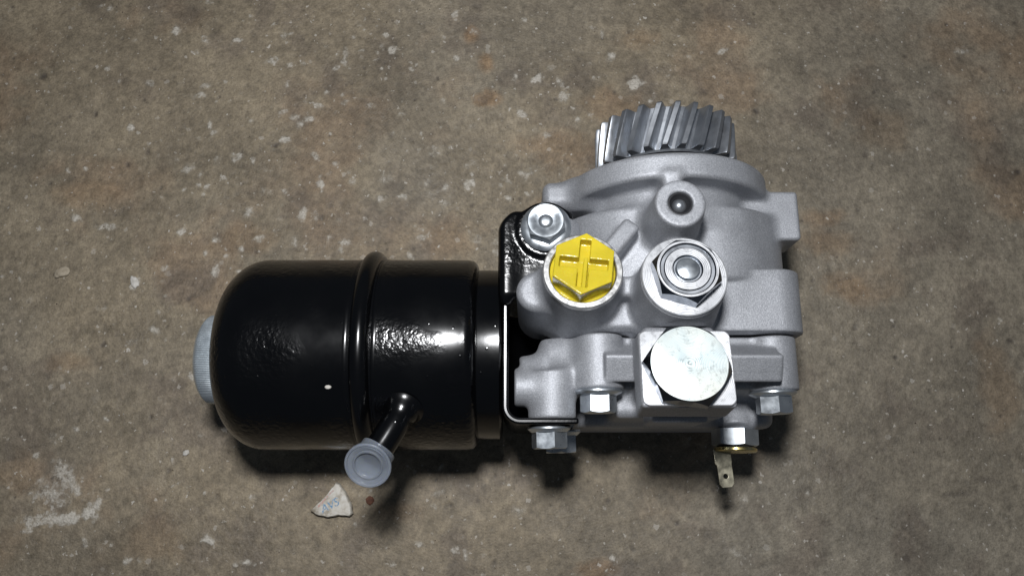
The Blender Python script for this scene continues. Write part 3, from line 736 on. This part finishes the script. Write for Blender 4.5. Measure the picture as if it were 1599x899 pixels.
# ---- pressure switch with blade terminal, low on the front of the cover
SW = np.array([123.5, -94.0, 52.0]); SD = np.array([-0.03, -1, 0.03])
v, f = hex_head(22, 9.0, 10.9, 0, [(8, 9.0), (0, 9.0)], ch=0.4)
sw = link('pressure_switch', mesh('pressure_switch', xf(v, SW, SD, rot=0.12), f), ZINC, pump, sharp=30)
sw['label'] = 'zinc hexagon pressure switch with a blade terminal'
v, f = lathe([(0, 9.1), (9.6, 9.1), (10, 9.3), (10, 9.6), (9.6, 9.9), (0, 9.9)], 56); link('insulator', mesh('insulator', xf(v, SW, SD), f), RUBBER, sw)
v, f = lathe([(0, 9.95), (11.2, 9.95), (11.7, 10.4), (11.7, 11.6), (11.0, 12.2), (6, 12.6), (0, 12.8)], 56); link('brass_washer', mesh('brass_washer', xf(v, SW, SD), f), BRASS, sw)
def blade():
    # flat tab with a round hole, tip corners cut
    out = [(-4.8, 0), (4.6, 0), (4.6, 7), (4.3, 8), (4.3, 18.5), (2.6, 20.5), (-2.6, 20.5), (-3.9, 18.5), (-3.9, 8.6), (-4.8, 7.6)]
    bm = bmesh.new(); n = 12
    o = [bm.verts.new((x, y, 0)) for x, y in out]
    h = [bm.verts.new((1.25*math.cos(2*math.pi*k/n), 14.5+1.25*math.sin(2*math.pi*k/n), 0)) for k in range(n)]
    ed = [bm.edges.new((o[i], o[(i+1) % len(o)])) for i in range(len(o))]+[bm.edges.new((h[i], h[(i+1) % n])) for i in range(n)]
    bmesh.ops.triangle_fill(bm, edges=ed, use_beauty=True)
    r = bmesh.ops.extrude_face_region(bm, geom=bm.faces[:])
    for g in r['geom']:
        if isinstance(g, bmesh.types.BMVert): g.co.z += 0.9
    bmesh.ops.recalc_face_normals(bm, faces=bm.faces[:])
    me = bpy.data.meshes.new('terminal_blade'); bm.to_mesh(me); bm.free()
    co = np.array([v.co[:] for v in me.vertices])
    # lies facing up, leaving the washer towards the viewer
    a = math.radians(4); ca, sa = math.cos(a), math.sin(a)
    x = co[:, 0]*ca+co[:, 1]*sa; y = -co[:, 1]*ca+co[:, 0]*sa
    W = np.stack([115.4+x, -104.6+y, 52.6+co[:, 2]+0.06*co[:, 1]], 1)
    me.vertices.foreach_set('co', W.astype(np.float32).ravel()); me.update(); return me
link('terminal_blade', blade(), BLADE, sw, sharp=30, bevel=0.25)

# ------------------------------------------------------------------ things on the floor
def stone_mesh(name, c, sx, sy, sz, seed, rot=0):
    bm = bmesh.new(); bmesh.ops.create_icosphere(bm, subdivisions=3, radius=1.0)
    rng = np.random.RandomState(seed); off = rng.rand(3)*9
    from mathutils import noise as mn
    for v in bm.verts:
        k = 1+0.35*mn.noise(v.co*1.3+Vector(off))+0.12*mn.noise(v.co*4+Vector(off))
        p = v.co*k; cr, sr = math.cos(rot), math.sin(rot); x, y = p.x*sx, p.y*sy
        v.co = Vector((c[0]+x*cr-y*sr, c[1]+x*sr+y*cr, c[2]+max(p.z, -0.5)*sz+0.45*sz))
    me = bpy.data.meshes.new(name); bm.to_mesh(me); bm.free(); return me
# glazed sherd with blue lettering
def sherd():
    # (x, y) mm outline, slightly curved plate 5 mm thick lying on the floor
    pts = [(-121.6, -138.8), (-117.0, -134.6), (-112.2, -129.6), (-108.6, -124.6), (-107.0, -122.6), (-104.6, -123.6), (-100.4, -129.2), (-97.4, -135.4), (-96.0, -140.6), (-98.0, -142.2), (-104.0, -141.6), (-110.5, -142.8), (-118.0, -141.2)]
    cx = sum(p[0] for p in pts)/len(pts); cy = sum(p[1] for p in pts)/len(pts)
    rng = np.random.RandomState(3); dense = []
    for i, p in enumerate(pts):
        q = pts[(i+1) % len(pts)]
        for k in range(5):
            t = k/5; dense.append((p[0]+(q[0]-p[0])*t+rng.uniform(-.18, .18), p[1]+(q[1]-p[1])*t+rng.uniform(-.18, .18)))
    rings = [(1.0, 0.0), (1.03, 1.5), (1.0, 3.6), (0.97, 4.5), (0.93, 4.85), (0.5, 4.95)]
    V, Fc = [], []; n = len(dense)
    for s, z in rings:
        for x, y in dense: V.append((cx+(x-cx)*s+(rng.uniform(-.12, .12) if s > .95 else 0), cy+(y-cy)*s, z+0.012*(x-cx)*0.6-0.2+(rng.uniform(-.15, .15) if s > .95 else 0)))
    V.append((cx, cy, 4.78))
    for r in range(len(rings)-1):
        for k in range(n): Fc.append((r*n+k, r*n+(k+1) % n, (r+1)*n+(k+1) % n, (r+1)*n+k))
    for k in range(n): Fc.append(((len(rings)-1)*n+k, (len(rings)-1)*n+(k+1) % n, len(V)-1))
    Fc.append(tuple(range(n-1, -1, -1)))
    return mesh('ceramic_sherd', V, Fc)
SH, nt_, bs_ = nodes('off_white_glaze')
r_ = ramp(nt_, noise(nt_, 260, 5).outputs[0], [(0.34, (0.30, 0.26, 0.20)), (0.50, (0.55, 0.51, 0.44)), (0.75, (0.68, 0.66, 0.61))])
nt_.links.new(r_.outputs[0], bs_.inputs['Base Color']); bs_.inputs['Roughness'].default_value = 0.55; bump(nt_, bs_, noise(nt_, 500, 4).outputs[0], 0.3, 0.0004)
shd = link('ceramic_sherd', sherd(), SH, None, sharp=40)
tag(shd, 'small triangular off-white sherd with blue letters on floor below the outlet cap', 'sherd')
def ink(name, c):
    m, nt, bs = nodes(name)
    r = ramp(nt, noise(nt, 700, 3).outputs[0], [(0.36, (0.52, 0.50, 0.46)), (0.56, c)])
    nt.links.new(r.outputs[0], bs.inputs['Base Color']); bs.inputs['Roughness'].default_value = 0.6; return m
BLUE = ink('blue_ink', (0.14, 0.28, 0.44)); RED = ink('red_ink', (0.52, 0.30, 0.25))
cu = bpy.data.curves.new('lettering', 'FONT'); cu.body = 'AVS'; cu.size = 7.0; cu.extrude = 0.12; cu.offset = 0.10; cu.shear = 0.2; cu.space_character = 0.92
to = bpy.data.objects.new('tmp', cu); COL.objects.link(to); bpy.context.view_layer.update()
tm = bpy.data.meshes.new_from_object(to.evaluated_get(bpy.context.evaluated_depsgraph_get())); bpy.data.objects.remove(to)
co = np.array([v.co[:] for v in tm.vertices]); a = math.radians(27); ca, sa = math.cos(a), math.sin(a)
Wc = np.stack([-114.0+co[:, 0]*ca-co[:, 1]*sa, -140.6+co[:, 0]*sa+co[:, 1]*ca, 4.98+co[:, 2]*0.3], 1)
Wc[:, 2] = 4.84+co[:, 2]*0.4+0.0072*(Wc[:, 0]+105)
tm.vertices.foreach_set('co', Wc.astype(np.float32).ravel()); tm.update()
link('lettering', tm, BLUE, shd, smooth=False)
# worn red printed line along the upper left edge
L0 = np.array([-117.2, -136.6]); L1 = np.array([-108.2, -126.6]); nn = np.array([0.7, -0.7])
vs = []; fs = []
for k in range(13):
    t = k/12; p = L0+(L1-L0)*t; wd = 0.75+0.2*math.sin(7*t)
    for q in (p-nn*0.05, p+nn*wd*1.2): vs.append((q[0], q[1], 4.93+0.0072*(q[0]+105)))
for k in range(12): fs.append((2*k, 2*k+1, 2*k+3, 2*k+2))
link('printed_line', mesh('printed_line', vs, fs), RED, shd, smooth=False)
# single crumbs
REDST = metal('rust_red', (0.11, 0.045, 0.028), (0.20, 0.09, 0.055), 0.8, 0.0, 300, 900, 0.6, 0.0006)
TAN = metal('tan_stone', (0.30, 0.25, 0.18), (0.44, 0.38, 0.29), 0.85, 0.0, 300, 900, 0.6, 0.0006)
for nm, c, s, mt, lab, cat in (
    ('rust_crumb', (-86.5, -133.0), (2.4, 2.6, 0.7), REDST, 'dark rust-red crumb on floor right of the white sherd', 'crumb'),
    ('tan_pebble', (-294.5, 10.5), (5.0, 3.4, 1.4), TAN, 'flat tan pebble on floor left of the reservoir', 'pebble'),
    ('plaster_crumb', (-246, 4), (2.4, 4.4, 1.2), CHALK, 'white elongated plaster crumb on floor, above left of the reservoir', 'crumb'),
    ('plaster_crumb', (-201.3, -104.8), (1.9, 1.8, 1.0), CHALK, 'round white plaster crumb on floor below the reservoir end', 'crumb')):
    o = link(nm, stone_mesh(nm, (c[0], c[1], -0.4), *s, seed=int(abs(c[0])), rot=0.5), mt, None, sharp=0); tag(o, lab, cat)
# loose grit, uncountable
def grit():
    rng = np.random.RandomState(12); V, Fc = [], []
    for _ in range(3800):
        x = rng.uniform(-390, 390); y = rng.uniform(-195, 235); s = 0.22+0.55*rng.rand()**4
        if x > 60 and rng.rand() < 0.5: continue
        o = len(V); p = rng.normal(0, 1, (5, 3)); p[:, 2] = np.abs(p[:, 2])*0.6
        base_ = [(math.cos(t)*s*rng.uniform(.6, 1.2)+x, math.sin(t)*s*rng.uniform(.6, 1.2)+y, -1.0) for t in (0, 1.26, 2.5, 3.8, 5.0)]
        V += base_; V.append((x+rng.uniform(-.3, .3)*s, y+rng.uniform(-.3, .3)*s, 0.05+s*rng.uniform(.4, .9)))
        for k in range(5): Fc.append((o+k, o+(k+1) % 5, o+5))
    return mesh('grit', V, Fc)
GR_, nt_, bs_ = nodes('grit')
r_ = ramp(nt_, noise(nt_, 90, 2).outputs[0], [(0.35, (0.09, 0.07, 0.055)), (0.48, (0.22, 0.18, 0.14)), (0.62, (0.50, 0.47, 0.43))])
nt_.links.new(r_.outputs[0], bs_.inputs['Base Color']); bs_.inputs['Roughness'].default_value = 0.6
g = link('grit', grit(), GR_, None, origin=(0, 0, 0), smooth=False); g['kind'] = 'stuff'; g['label'] = 'fine loose grit strewn over the concrete floor'
